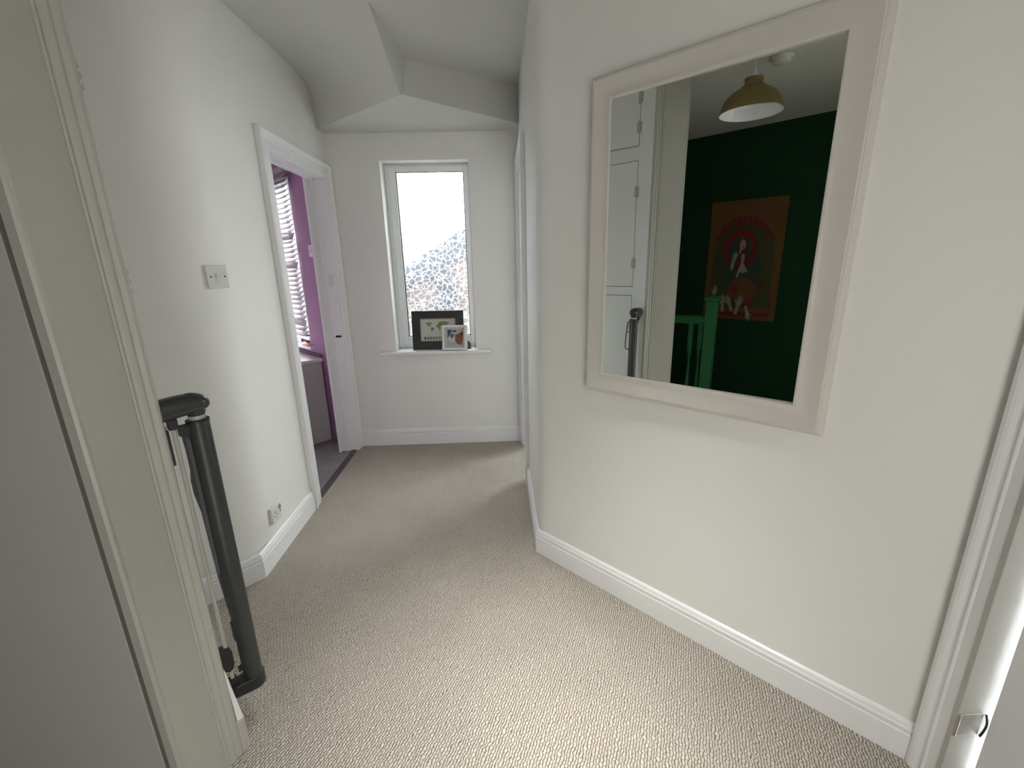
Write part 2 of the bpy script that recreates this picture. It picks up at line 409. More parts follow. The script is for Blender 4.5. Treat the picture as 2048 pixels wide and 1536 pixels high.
# near right doorway: architrave, lining, stop cut short at the foot to let sun in, leaf standing a finger's width ajar
fE = frame((1.180, 0), (0, 1), (-1, 0))
MB().sweep([(.047, 0), (.047, 2.05), (.862, 2.05), (.862, 0)], [(a * .9, b * .62) for a, b in AR], False, fE).build('trim_3', M['gloss'], kind='structure')
MB_ = MB()
MB_.box(1.168, 1.305, .855, .868, 0, 2.03); MB_.box(1.281, 1.305, .849, .855, .235, 2.03); MB_.box(1.168, 1.305, .03, .042, 0, 2.03); MB_.box(1.168, 1.305, .03, .868, 2.025, 2.04)
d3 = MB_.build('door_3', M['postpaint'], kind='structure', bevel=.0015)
MB().hexa([(1.238, .045, .008), (1.278, .045, .008), (1.278, .838, .008), (1.238, .838, .008), (1.238, .045, 2.022), (1.278, .045, 2.022), (1.278, .838, 2.022), (1.238, .838, 2.022)]).build('door_leaf', M['gloss'], d3, bevel=.002)
pm = MB(); pm.box(1.171, 1.236, .8525, .8552, .215, .285); pm.tube([(1.171, .853, .215 + .07 * t) for t in (0, 1)], .004, 8)
lp = [(1.238 + .010 * math.sin(t * math.pi), .849, .212 + .072 * t) for t in [i / 10 for i in range(11)]]
sp_ = pm.build('strike_plate', M['strike'], d3, bevel=.0008)
MB().tube(lp, .0028, 8).build('strike_lip', M['gatedark'], d3)

# corner post on the near left, with its moulded hall edge
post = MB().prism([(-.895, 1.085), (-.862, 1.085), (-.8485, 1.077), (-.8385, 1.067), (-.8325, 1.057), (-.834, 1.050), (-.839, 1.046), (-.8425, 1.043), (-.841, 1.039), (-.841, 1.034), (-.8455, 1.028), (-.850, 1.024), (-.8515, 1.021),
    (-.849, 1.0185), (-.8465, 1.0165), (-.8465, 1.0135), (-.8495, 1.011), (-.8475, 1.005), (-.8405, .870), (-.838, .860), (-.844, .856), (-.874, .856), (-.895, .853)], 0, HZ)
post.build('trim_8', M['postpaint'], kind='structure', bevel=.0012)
MB().prism([(-.893, .849), (-.862, .849), (-.862, .870), (-.893, .870)], 0, HZ).build('trim_9', flat('gap_shade_grey', (.13, .13, .12)), kind='structure')  # strip coloured as the shadow line between post and wall
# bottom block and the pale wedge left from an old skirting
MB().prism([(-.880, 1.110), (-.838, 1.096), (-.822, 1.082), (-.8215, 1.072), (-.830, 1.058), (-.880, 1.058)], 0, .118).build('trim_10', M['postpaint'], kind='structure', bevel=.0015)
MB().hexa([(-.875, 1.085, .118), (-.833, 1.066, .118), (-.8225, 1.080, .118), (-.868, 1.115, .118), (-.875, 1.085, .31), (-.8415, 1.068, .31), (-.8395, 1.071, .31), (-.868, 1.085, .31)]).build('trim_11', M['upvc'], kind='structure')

# ---------------------------------------------------------------- window
wf = MB(); y0, y1 = 3.615, 3.665
xo0, xo1, zo0, zo1 = -.790, -.186, .80, 2.160; xi0, xi1, zi0, zi1 = -.731, -.230, .885, 2.112
def ring(mb, a0, a1, b0, b1, c0, c1, d0, d1, ya, yb):
    mb.box(a0, c0, ya, yb, b0, b1); mb.box(c1, a1, ya, yb, b0, b1); mb.box(c0, c1, ya, yb, b0, d0); mb.box(c0, c1, ya, yb, d1, b1)
ring(wf, -.815, -.184, .785, 2.168, xo0 + .012, xo1 - .008, zo0 + .03, zo1 - .012, 3.628, 3.69)
ring(wf, xo0 + .008, xo1 - .004, zo0 + .025, zo1 - .008, xi0, xi1, zi0, zi1, y0, 3.66)
win = wf.build('window_1', M['upvc'], kind='structure', bevel=.004)
gk = MB(); ring(gk, xi0 - .001, xi1 + .001, zi0 - .001, zi1 + .001, xi0 + .0055, xi1 - .0045, zi0 + .006, zi1 - .003, 3.622, 3.64)
gk.build('gasket', M['rubber'], win)
gp = MB(); gp.box(xi0 + .002, xi1 - .002, 3.634, 3.640, zi0 + .002, zi1 - .002); gp.build('window_pane', M['glass'], win)
# sill board with rounded nose
nose = [(3.452, .765), (3.446, .770), (3.444, .777), (3.447, .784), (3.454, .788), (3.64, .790), (3.64, .762), (3.5, .762)]
sm = MB()
def sillpoly(ins):  # board with horns
    pass
sm.prism([(-.945, 3.5), (-.938, 3.462), (-.925, 3.452), (-.070, 3.452), (-.060, 3.462), (-.056, 3.5), (X1, 3.5), (X1, 3.63), (X0, 3.63), (X0, 3.5)], .764, .790)
sm.build('window_sill', M['gloss'], win, bevel=.007, seg=3)

# ---------------------------------------------------------------- kitchen seen through the left doorway
KW = Vector((-1.394, 3.594)); KU = Vector((-.7071, .7071)); KN = Vector((-.7071, -.7071))
fK = frame(KW, KU, KN)
w = MB()
w.fbox(fK, -.13, .285, 0, 2.75, -.14, 0); w.fbox(fK, .285, 1.45, 0, .79, -.14, 0); w.fbox(fK, .285, 1.45, 2.13, 2.75, -.14, 0); w.fbox(fK, 1.45, 1.9, 0, 2.75, -.14, 0)
w.build('wall_kitchen', M['purple'], kind='structure')
w = MB(); w.box(-3.45, -3.35, 2.3, 5.1, 0, 2.75); w.box(-3.4, -1.30, 2.25, 2.35, 0, 2.75); w.box(-3.4, -2.7, 4.95, 5.05, 0, 2.75)
w.build('wall_kitchen_rear', M['purple'], kind='structure')
MB().box(-3.5, -1.28, 2.2, 5.2, 2.62, 2.70).build('ceiling_kitchen', M['ceiling'], kind='structure')
MB().sweep([KW + KU * a for a in (.115, -.13)], [(a, b * 1.05) for a, b in SK], False).build('baseboard_kitchen', M['gloss'], kind='structure')
wk = MB()
def fring(mb, fr, a0, a1, b0, b1, c0, c1, d0, d1, h0, h1):
    mb.fbox(fr, a0, c0, b0, b1, h0, h1); mb.fbox(fr, c1, a1, b0, b1, h0, h1); mb.fbox(fr, c0, c1, b0, d0, h0, h1); mb.fbox(fr, c0, c1, d1, b1, h0, h1)
fring(wk, fK, .285, 1.45, .79, 2.13, .325, 1.41, .84, 2.08, -.05, .004)
wk.fbox(fK, .85, .90, .84, 2.08, -.05, .0)
w2 = wk.build('window_2', M['upvc'], kind='structure', bevel=.003)
g2 = MB(); fring(g2, fK, .325, 1.41, .84, 2.08, .331, 1.404, .846, 2.074, -.02, -.005); g2.build('gasket', M['rubber'], w2)
MB().fbox(fK, .33, 1.405, .845, 2.075, -.03, -.024).build('window_pane', M['clearglass'], w2)
ws = MB(); ws.fbox(fK, .235, 1.5, .775, .805, -.04, .035); ws.build('window_sill', M['gloss'], w2, bevel=.008, seg=3)
# blind
bt = thing('venetian_blind', fK(.21, 2.16, .05), 'white slatted venetian blind over the window in the purple room', 'blind')
MB().fbox(fK, .20, 1.45, 2.150, 2.185, .022, .072).build('headrail', M['slat'], bt, bevel=.003)
MB().fbox(fK, .215, .235, 2.185, 2.20, .005, .06).build('bracket', M['screw'], bt)
nsl = 33
for i in range(nsl):
    z = 2.13 - i * .0368
    tilt = .78 if i not in (12, 18, 30) else 1.3
    j = random.uniform(-.04, .04)
    sl = MB(); hw = .026
    pts = []
    for q in range(5):
        s_ = -1 + q / 2; dz = math.sin(tilt + j) * hw * s_; dh = math.cos(tilt + j) * hw * s_; cz = .003 * (1 - s_ * s_)
        pts.append((.047 - dh, z + dz + cz))
    prof = pts + [(a, b - .0022) for a, b in reversed(pts)]
    e0 = .215 + random.uniform(-.004, .004); sag = -.006 if i > 26 else 0
    V = [fK(e0, b + sag * (i - 26), a) for a, b in prof] + [fK(1.44, b, a) for a, b in prof]
    k_ = len(prof); sl.add(V, [tuple(range(k_)), tuple(reversed(range(k_, 2 * k_)))] + [(q, (q + 1) % k_, k_ + (q + 1) % k_, k_ + q) for q in range(k_)])
    sl.build('slat', M['slat'], bt)
MB().fbox(fK, .22, 1.44, .895, .91, .03, .065).build('bottom_rail', M['slat'], bt, bevel=.003)
MB().tube([fK(.30, 2.15, .048), fK(.30, .91, .048)], .0015, 6).build('cord', M['slat'], bt)
# low unit with white worktop
ut = thing('kitchen_unit', fK(.12, 0, .1), 'grey panelled base unit with white worktop under the blind in the purple room', 'cabinet')
MB().fbox(fK, .112, 1.5, 0, .690, .012, .62).build('end_panel', M['unitgrey'], ut, bevel=.001)
MB().fbox(fK, .1085, 1.5, 0, .10, .03, .30).build('plinth', M['unitgrey'], ut, bevel=.003)
MB().fbox(fK, .088, 1.5, .690, .722, .004, .66).build('worktop', M['worktop'], ut, bevel=.012, seg=3)
MB().fbox(fK, .10, 1.5, .722, .752, .003, .016).build('upstand', flat('brown_upstand', (.13, .085, .11)), ut)
# pieces lying on the kitchen sill
kd = MB(); pts = [fK(.30 + .10 * math.sin(t * 2.2), .806 + .028 + .018 * math.sin(t * 3), .012 + .02 * t) for t in [i / 8 for i in range(9)]]
kd.tube(pts, [.010, .013, .014, .014, .013, .013, .012, .011, .009], 10)
tag(kd.build('hairbrush', flat('grey_bristle', (.12, .10, .11)), smooth=True), 'curved grey brush lying on the sill below the blind', 'brush')
pd = MB(); pd.fbox(fK, .27, .42, .806, .815, .002, .03); tag(pd.build('folded_cloth', flat('salmon_cloth', (.75, .35, .28)), bevel=.003), 'small salmon pink cloth folded on the kitchen window sill', 'cloth')
# switch in kitchen
ks = thing('switch_plate', fK(.025, 1.57, .0), 'white switch plate high on the purple wall past the left doorway', 'switch')
MB().fbox(fK, -.018, .066, 1.525, 1.612, 0, .012).build('plate', M['whiteplast'], ks, bevel=.003)
MB().fbox(fK, .012, .036, 1.555, 1.582, .012, .017).build('rocker', M['whiteplast'], ks, bevel=.002)
for a in (-.006, .054): MB().fbox(fK, a - .003, a + .003, 1.566, 1.572, .0115, .0135).build('screw', M['screw'], ks)

# ---------------------------------------------------------------- side room behind right doorway (only its window light reaches the hall)
w = MB(); w.box(.29, 2.4, 2.12, 2.2, 0, 2.7); w.box(.36, 1.3, 4.3, 4.4, 0, 2.7); w.box(2.25, 2.4, 4.3, 4.4, 0, 2.7); w.box(1.3, 2.25, 4.3, 4.4, 0, .8); w.box(1.3, 2.25, 4.3, 4.4, 2.2, 2.7); w.box(.29, .36, 3.5, 4.4, 0, 2.7)
w.box(2.3, 2.4, 2.2, 4.4, 0, 2.7)
w.build('wall_side_room', M['wall'], kind='structure')
MB().box(.29, 2.4, 2.1, 4.45, 2.62, 2.70).build('ceiling_side_room', M['ceiling'], kind='structure')

# ---------------------------------------------------------------- outside, seen through the obscured glass
nb = thing('neighbour_house', (-1.5, 8.0, -2.6), 'blurred brick house with sloping blue grey roof beyond the frosted window', 'house')
hb = MB(); hb.prism([(-9, -2.6), (6, -2.6), (6, 3.0), (2.4, 3.2), (-.35, 1.75), (-2.3, .9), (-9, .6)], 8.05, 14, lambda a, b, c: (a, c, b)); hb.build('brick_wall', M['brick'], nb)
rb = MB(); rb.prism([(-9, .3), (-2.3, .75), (-1.3, 1.15), (-.35, 1.65), (2.4, 3.1), (2.4, 3.9), (-1.35, 1.72), (-2.6, 1.0), (-9, .9)], 8.0, 8.25, lambda a, b, c: (a, c, b)); rb.build('roof', M['slate'], nb)
MB().box(-9, -.95, 7.75, 8.35, -2.6, .45).build('rendered_wall', M['render'], nb)
MB().box(-1.05, -.68, 7.70, 7.76, .35, 1.30).build('upper_window', M['darkglass'], nb)
MB().box(-1.75, -1.5, 7.70, 7.76, .65, 1.1).build('upper_window', M['darkglass'], nb)
MB().box(-25, 25, 3.8, 30, -2.8, -2.6).build('ground', M['grass'], kind='structure')

# ---------------------------------------------------------------- mirror
mc = Vector((.660, 1.4375)) + Vector(NM) * .004
a45 = math.radians(45.2); MU = Vector((math.sin(a45), -math.cos(a45))); MNv = Vector((-math.cos(a45), -math.sin(a45)))
mo = Vector(CM) + Vector(MW) * .704 + Vector(NM) * .006
fM = frame(mo, MU, MNv)
mt = thing('framed_mirror', (mo.x, mo.y, .93), 'large rectangular mirror in a broad off-white moulded frame on the right wall', 'mirror')
G = globals()
mu0, mu1, mz0, mz1 = -.328, .326, 1.021, 1.976
MF = [(0, .012), (0, .028), (.004, .031), (.010, .031), (.020, .025), (.042, .027), (.056, .033), (.066, .036), (.069, .033), (.072, .033), (.075, .030), (.083, .020), (.085, .012), (.085, 0), (.0, 0)]
fm = MB().sweep([(mu0, mz0), (mu0, mz1), (mu1, mz1), (mu1, mz0)], MF, True, fM)
fm.build('frame', paint('cream_satin_frame', (.64, .62, .575), .38, .06, 30, .03), mt, smooth='auto')
ag = math.radians(46.3); GU = Vector((math.sin(ag), -math.cos(ag))); GN = Vector((-math.cos(ag), -math.sin(ag)))
fG = frame(mo, GU, GN)
gz = MB(); gz.fbox(fG, mu0 - .006, mu1 + .006, mz0 - .006, mz1 + .006, .012, .0205)
gz.build('glass', M['mirror'], mt)

# ---------------------------------------------------------------- switch and socket on the left wall
sc_ = Vector((-1.1745, 1.9725)); sn = Vector((.92, -.392)); su_ = Vector((.392, .92))
sc_ = Vector((-1.178, 1.965))
fSw = frame(sc_, su_, sn)
lt = thing('light_switch', (sc_.x, sc_.y, 1.42), 'white single light switch on the left wall beside the doorway', 'switch')
MB().fbox(fSw, -.044, .044, 1.373, 1.464, -.035, -.004).build('pattress', M['whiteplast'], lt, bevel=.003)
MB().fbox(fSw, -.046, .046, 1.371, 1.466, -.004, .006).build('plate', M['whiteplast'], lt, bevel=.003)
MB().add([fSw(a, b_, c) for a, b_, c in [(-.008, 1.408, .006), (.008, 1.408, .006), (.008, 1.431, .006), (-.008, 1.431, .006), (-.008, 1.408, .008), (.008, 1.408, .008), (.008, 1.431, .012), (-.008, 1.431, .012)]], [(3, 2, 1, 0), (4, 5, 6, 7), (0, 1, 5, 4), (1, 2, 6, 5), (2, 3, 7, 6), (3, 0, 4, 7)]).build('rocker', M['whiteplast'], lt)
for a in (-.031, .031): MB().lathe([(.0001, 0), (.0035, 0), (.0035, .002), (.0001, .002)], n=12).build('screw', M['screw'], lt).matrix_world = Matrix.Identity(4)
for ch, a in zip([c for c in lt.children if c.name.startswith('screw')], (-.031, .031)):
    p = fSw(a, 1.4195, .0055); ch.parent = lt; ch.matrix_parent_inverse = PINV[lt.name]
    ch.matrix_basis = Matrix.Translation(p) @ Vector((sn.x, sn.y, 0)).to_track_quat('Z', 'Y').to_matrix().to_4x4()
fSo = frame((-1.183, 2.0), (0, 1), (1, 0))
st = thing('plug_socket', (-1.183, 2.07, .24), 'white single three pin plug socket low on the left wall', 'socket')
MB().fbox(fSo, .022, .116, .196, .282, .0, .016).build('plate', M['whiteplast'], st, bevel=.003)
ph = MB(); ph.fbox(fSo, .052, .057, .244, .253, .0155, .0168); ph.fbox(fSo, .038, .046, .229, .233, .0155, .0168); ph.fbox(fSo, .064, .072, .229, .233, .0155, .0168); ph.fbox(fSo, .053, .057, .216, .220, .0155, .0168)
ph.build('pin_holes', M['screw'], st)
MB().fbox(fSo, .094, .108, .246, .266, .016, .020).build('rocker', M['strike'], st, bevel=.001)
MB().fbox(fSo, .100, .105, .228, .236, .0155, .0168).build('indicator', M['screw'], st)

# ---------------------------------------------------------------- picture frames on the sill
def tiltframe(cx, cy, z0, yaw, tilt):
    """frame leaning back: u right, v up the face, h towards the viewer"""
    R_ = Matrix.Translation((cx, cy, z0)) @ Matrix.Rotation(yaw, 4, 'Z') @ Matrix.Rotation(-tilt, 4, 'X')
    return lambda u, v, h: tuple(R_ @ Vector((u, -h, v)))
f1 = tiltframe(-.4835, 3.545, .7915, math.radians(-2), math.radians(6))
bf = thing('map_picture_frame', (-.4835, 3.545, .79), 'wide black picture frame with a world map print on the window sill', 'picture frame')
b_ = MB(); b_.sweep([(-.205, 0), (-.205, .305), (.205, .305), (.205, 0)], [(0, 0), (0, .020), (-.004, .024), (-.060, .024), (-.064, .014), (-.064, 0)], True, f1)
b_.build('frame', M['blackframe'], bf, bevel=.001)
MB().fbox(f1, -.141, .141, .064, .241, .004, .0115).build('mount', M['cream'], bf)
pb = MB(); pb.fbox(f1, -.2, .2, .005, .3, -.004, .0015); pb.build('backing', M['blackframe'], bf)
mapsheet = MB(); mapsheet.fbox(f1, -.136, .136, .068, .236, .0115, .0135)
ms = mapsheet.build('map_print', flat('pale_map_sea', (.50, .52, .46)), bf)
ml = MB(); fring(ml, f1, -.136, .136, .068, .236, -.1335, .1335, .0705, .2335, .0135, .0142); ml.build('border_line', flat('grey_line', (.22, .22, .2)), ms)
def patch(name, pts, col, par, fr, h=.0135, t=.0006):
    MB().prism(pts, h, h + t, fr).build(name, flat('ink_%d_%d_%d' % tuple(int(c * 255) for c in col), col), par)
def mpx(L_):  # pixels of the zoomed photograph crop -> frame coordinates
    return [(-.1365 + (x - 575) / (1400 - 575) * .273, .2365 - (y - 410) / (1065 - 410) * .169) for x, y in L_]
patch('continent', mpx([(680, 530), (720, 500), (790, 490), (850, 505), (855, 530), (835, 545), (850, 570), (820, 590), (800, 600), (805, 620), (790, 640), (760, 625), (735, 590), (730, 560), (700, 540)]), (.24, .27, .10), ms, f1)
patch('continent', mpx([(815, 655), (850, 650), (880, 665), (905, 690), (895, 715), (870, 740), (850, 770), (835, 810), (828, 800), (832, 760), (825, 710), (812, 680)]), (.17, .16, .19), ms, f1)
patch('continent', mpx([(890, 480), (970, 470), (965, 495), (905, 500)]), (.34, .36, .22), ms, f1)
patch('continent', mpx([(950, 620), (965, 580), (1000, 560), (990, 530), (1030, 490), (1090, 475), (1180, 480), (1250, 500), (1265, 520), (1220, 540), (1225, 580), (1195, 610), (1190, 640), (1165, 610), (1140, 600), (1130, 640), (1110, 605), (1085, 610), (1060, 620), (1040, 640), (1050, 670), (1035, 730), (1020, 755), (1010, 740), (1000, 680), (960, 655)]), (.20, .235, .08), ms, f1)
patch('continent', mpx([(1100, 500), (1180, 500), (1215, 540), (1190, 600), (1150, 560), (1110, 540)]), (.17, .24, .13), ms, f1, .0141)
patch('coast_line', mpx([(755, 855), (850, 835), (852, 842), (757, 864)]), (.2, .2, .2), ms, f1)
cols = [(.09, .08, .13), (.16, .16, .18), (.13, .17, .11), (.12, .19, .10), (.16, .21, .11), (.15, .22, .09), (.2, .24, .1), (.24, .24, .12)]
for i in range(8):
    x0 = 648 + i * 69; patch('legend_swatch', mpx([(x0, 950), (x0 + 48, 950), (x0 + 48, 1030), (x0, 1030)]), cols[i], ms, f1)
    patch('legend_caption', mpx([(x0, 936), (x0 + 44, 936), (x0 + 44, 943), (x0, 943)]), (.25, .25, .22), ms, f1)
patch('map_title', mpx([(1265, 462), (1340, 458), (1340, 472), (1265, 474)]), (.3, .3, .28), ms, f1)
f2 = tiltframe(-.350, 3.478, .7915, math.radians(-9), math.radians(10))
wfm = thing('photo_frame', (-.350, 3.50, .79), 'small square white box frame holding a family photo in front of the map frame', 'picture frame')
MB().sweep([(-.098, 0), (-.098, .195), (.098, .195), (.098, 0)], [(0, -.012), (0, .022), (-.018, .022), (-.018, -.012)], True, f2).build('frame', M['whiteframe'], wfm, bevel=.001)
MB().fbox(f2, -.081, .081, .017, .178, -.010, -.006).build('mount', flat('white_mount', (.55, .57, .58)), wfm)
pic = MB().fbox(f2, -.062, .064, .036, .160, -.006, -.003).build('photo', flat('photo_pale', (.42, .41, .40)), wfm)
q2 = lambda L_: [(-.062 + (x - 1195) / (1600 - 1195) * .126, .160 - (y - 745) / (1145 - 745) * .124) for x, y in L_]
patch('photo_patch', q2([(1200, 750), (1310, 750), (1290, 830), (1240, 900), (1200, 960)]), (.035, .085, .19), pic, f2, -.003)
patch('photo_patch', q2([(1310, 762), (1440, 765), (1400, 810), (1340, 800)]), (.04, .05, .06), pic, f2, -.003)
patch('photo_patch', q2([(1260, 900), (1300, 850), (1370, 860), (1360, 920), (1320, 985), (1290, 930)]), (.22, .10, .09), pic, f2, -.003)
patch('photo_patch', q2([(1200, 960), (1260, 920), (1310, 985), (1370, 900), (1400, 960), (1390, 1050), (1300, 1060), (1210, 1030)]), (.50, .54, .52), pic, f2, -.0026)
patch('photo_patch', q2([(1395, 880), (1450, 860), (1590, 800), (1598, 950), (1560, 1130), (1450, 1110), (1400, 1040)]), (.20, .07, .045), pic, f2, -.003)
patch('photo_patch', q2([(1595, 790), (1600, 870), (1520, 870)]), (.03, .02, .02), pic, f2, -.0024)
bl = MB(); bl.prism([(-.272, .7905), (-.228, .7905), (-.224, .822), (-.238, .848), (-.252, .852)], 3.525, 3.545, lambda a, b, c: (a, c, b))
tag(bl.build('wooden_ornament', flat('red_brown_wood', (.09, .035, .022), .5), bevel=.003), 'small dark red-brown wooden piece half hidden beside the white photo frame', 'ornament')

# ---------------------------------------------------------------- stair gate on the near left
T = Vector((-.812, 1.149)); GA = Vector((-.7071, -.7071)); GB = Vector((-.36, .933))
gt = thing('stair_gate', (T.x, T.y, .16), 'dark grey roller stair gate with rounded head mounted behind the near left post', 'gate')
fT = frame(T, GA, Vector((.7071, -.7071)))   # a: towards the wall, c: sideways
MB().lathe([(.0, .212), (.0262, .212), (.0262, 1.058), (.0245, 1.062), (.012, 1.062), (.0, 1.062)], (T.x, T.y, 0), 48, True).build('roller_housing', M['gate'], gt, smooth='auto')
MB().lathe([(.0, 1.060), (.0275, 1.060), (.0275, 1.066), (.019, 1.068), (.0, 1.068)], (T.x, T.y, 0), 40, True).build('end_cap', M['gatedark'], gt, smooth='auto')
MB().lathe([(.0, 1.066), (.0195, 1.066), (.0195, 1.080), (.0, 1.080)], (T.x, T.y, 0), 40, True).build('white_collar', M['rod'], gt, smooth='auto')
hd = MB()
def ell(a, cz, rw, rh, n=28, p=2.4):
    out = []
    for j in range(n):
        t = 2 * math.pi * j / n; c_, s_ = math.cos(t), math.sin(t)
        out.append(fT(a, cz + rh * abs(s_) ** (2 / p) * (1 if s_ > 0 else -1), rw * abs(c_) ** (2 / p) * (1 if c_ > 0 else -1)))
    return out
hd.loft([ell(a, cz, rw, rh) for a, cz, rw, rh in [(.0745, 1.105, .0265, .0292), (.06, 1.107, .027, .0295), (.03, 1.110, .0275, .0285), (.0, 1.111, .0275, .0262), (-.012, 1.111, .0262, .0235), (-.022, 1.110, .023, .0195), (-.029, 1.109, .018, .0145), (-.0335, 1.108, .010, .008), (-.035, 1.1075, .003, .0025)]])
head = hd.build('lock_head', M['gategloss'], gt, smooth='auto')
MB().lathe([(.0, 1.078), (.020, 1.078), (.0225, 1.086), (.0225, 1.100), (.0, 1.100)], (T.x, T.y, 0), 36, True).build('lock_collar', M['gategloss'], head, smooth='auto')
btn = MB(); btn.loft([ell(a, cz, rw, rh, 20, 2) for a, cz, rw, rh in [(.022, 1.1362, .004, .001), (.012, 1.1364, .010, .0028), (.0, 1.1352, .011, .003), (-.010, 1.1322, .008, .0028), (-.016, 1.1290, .003, .001)]])
btn.build('release_button', M['gatedark'], head, smooth='auto')
MB().fbox(fT, .062, .07, 1.112, 1.120, .0265, .0278).build('label_mark', M['gate'], head)
MB().fbox(fT, .044, .066, 1.052, 1.080, -.012, .012).build('rod_socket', M['gatedark'], gt, bevel=.003)
MB().tube([fT(.055, .215, 0), fT(.055, 1.056, 0)], .0055, 16).build('mounting_rod', M['rod'], gt, smooth='auto')
MB().fbox(fT, .064, .0725, .950, 1.050, -.016, -.008).build('latch_bar', M['mesh'], gt, bevel=.003)
# housing flange with slot, fabric edge and handle
MB().fbox(fT, .020, .047, 1.030, 1.058, -.010, .012).build('slot_cap', M['gatedark'], gt, bevel=.003)
MB().add([fT(*q) for q in [(.018, .40, -.003), (.018, 1.035, -.003), (.042, 1.035, -.003), (.040, .99, -.003), (.040, .93, -.003), (.044, .90, -.003), (.044, .86, -.003), (.037, .80, -.003), (.034, .6, -.003), (.027, .45, -.003)]] + [fT(*q) for q in [(.018, .40, .003), (.018, 1.035, .003), (.042, 1.035, .003), (.040, .99, .003), (.040, .93, .003), (.044, .90, .003), (.044, .86, .003), (.037, .80, .003), (.034, .6, .003), (.027, .45, .003)]],
    [tuple(range(10)), tuple(reversed(range(10, 20)))] + [(i, (i + 1) % 10, 10 + (i + 1) % 10, 10 + i) for i in range(10)]).build('mesh_edge', M['gate'], gt)
MB().fbox(fT, .026, .034, .60, 1.020, .003, .0045).build('mesh_strip', M['mesh'], gt)
fH = frame(T, GB, Vector((-.933, -.36)))
hl = MB()
hl.tube([fH(.022, 1.048, 0), fH(.034, 1.048, 0), fH(.040, 1.042, 0), fH(.043, .995, 0), fH(.043, .985, 0), fH(.030, .980, 0), fH(.022, .980, 0)], .0032, 8)
hl.tube([fH(.043, .985, 0), fH(.047, .96, 0), fH(.049, .875, 0), fH(.043, .866, 0), fH(.022, .862, 0)], .0032, 8)
hl.build('pull_handle', M['gatedark'], gt, smooth=True)
ft = MB(); out = []
for j in range(13):
    t = -math.pi / 2 + math.pi * j / 12; out.append((-.0 - .0305 * math.cos(t), .0305 * math.sin(t)))
out += [(.055, .020), (.062, .014), (.062, -.014), (.055, -.020)]
ft.prism(out, .172, .214, lambda a, b, c: fT(a, c, b)); ft.build('foot_plate', M['gatedark'], gt, bevel=.003)
MB().fbox(fT, .044, .064, .205, .238, -.011, .011).build('rod_shoe', M['gatedark'], gt, bevel=.002)
br_ = MB(); br_.prism([(.043, .292), (.043, .335), (.050, .352), (.066, .356), (.0748, .354), (.0748, .284), (.060, .270), (.048, .276)], -.013, .013, lambda a, b, c: fT(a, b, c)); br_.build('wall_bracket', M['gatedark'], gt, bevel=.002)
MB().fbox(fT, .022, .030, .36, .425, -.008, .008).build('side_clip', M['gatedark'], gt, bevel=.002)
MB().fbox(fT, .024, .036, .245, .262, -.005, .005).build('latch_nub', M['gatedark'], gt, bevel=.001)

# ---------------------------------------------------------------- built-in cupboard (doors seen in the mirror)
cb = thing('built_in_cupboard', fS(.3, 0, 0), 'white built-in cupboard with flush doors behind the stair gate, seen in the mirror', 'cupboard')
DR = [(.10, 1.216), (1.271, 2.050), (2.131, 2.50)]
cf = MB(); cf.fbox(fS, -.012, .080, 0, 2.56, -.035, 0); cf.fbox(fS, .66, .79, 0, 2.56, -.035, 0)
cf.fbox(fS, .080, .66, 0, .10, -.035, 0); cf.fbox(fS, .080, .66, 1.216, 1.271, -.035, 0); cf.fbox(fS, .080, .66, 2.05, 2.131, -.035, 0); cf.fbox(fS, .080, .66, 2.50, 2.56, -.035, 0)
cf.build('face_frame', M['satin'], cb)
for i, (a, b2) in enumerate(DR):
    dd = MB().fbox(fS, .084, .656, a + .004, b2 - .004, -.024, -.001).build('door', M['satin'], cb)
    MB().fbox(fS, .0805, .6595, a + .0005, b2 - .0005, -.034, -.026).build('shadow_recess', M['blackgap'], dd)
    hs = [(.25), (1.02)] if i == 0 else ([1.425, 1.865] if i == 1 else [2.235, 2.40])
    for hz in hs:
        hh = MB(); hh.tube([fS(.082, hz - .035, .006), fS(.082, hz + .035, .006)], .006 if i else .005, 10)
        for q in (-.022, 0, .022): hh.tube([fS(.082, hz + q - .005, .007), fS(.082, hz + q + .005, .007)], .0085, 10)
        hh.fbox(fS, .066, .098, hz - .03, hz + .03, -.001, .0025); hh.build('hinge', M['hinge'], dd, smooth='auto')
# ---------------------------------------------------------------- landing: balustrade, poster, lamp, alarm
bal = thing('landing_balustrade', (-1.47, .27, 0), 'green painted stair newel and handrail with turned spindles, seen in the mirror', 'balustrade')
nx, ny = -1.468, .262; RD = Vector((-.62, .785)); RNn = Vector((.785, .62))
fB = frame((nx, ny), RD, RNn)
nw = MB(); nw.fbox(fB, -.043, .043, 0, 1.108, -.043, .043); nw.build('newel_post', M['greengloss'], bal, bevel=.004)
nc = MB(); nc.fbox(fB, -.050, .050, 1.100, 1.112, -.050, .050); nc.fbox(fB, -.058, .058, 1.112, 1.136, -.058, .058); nc.fbox(fB, -.050, .050, 1.136, 1.150, -.050, .050); nc.build('newel_cap', M['greengloss'], bal, bevel=.005)
hr = MB(); hr.prism([(-.028, .915), (-.030, .925), (-.036, .930), (-.036, .962), (-.028, .978), (-.012, .986), (.012, .986), (.028, .978), (.036, .962), (.036, .930), (.030, .925), (.028, .915)], .04, .285, lambda a, b, c: fB(c, b, a))
hr.build('handrail', M['greengloss'], bal, bevel=.002)
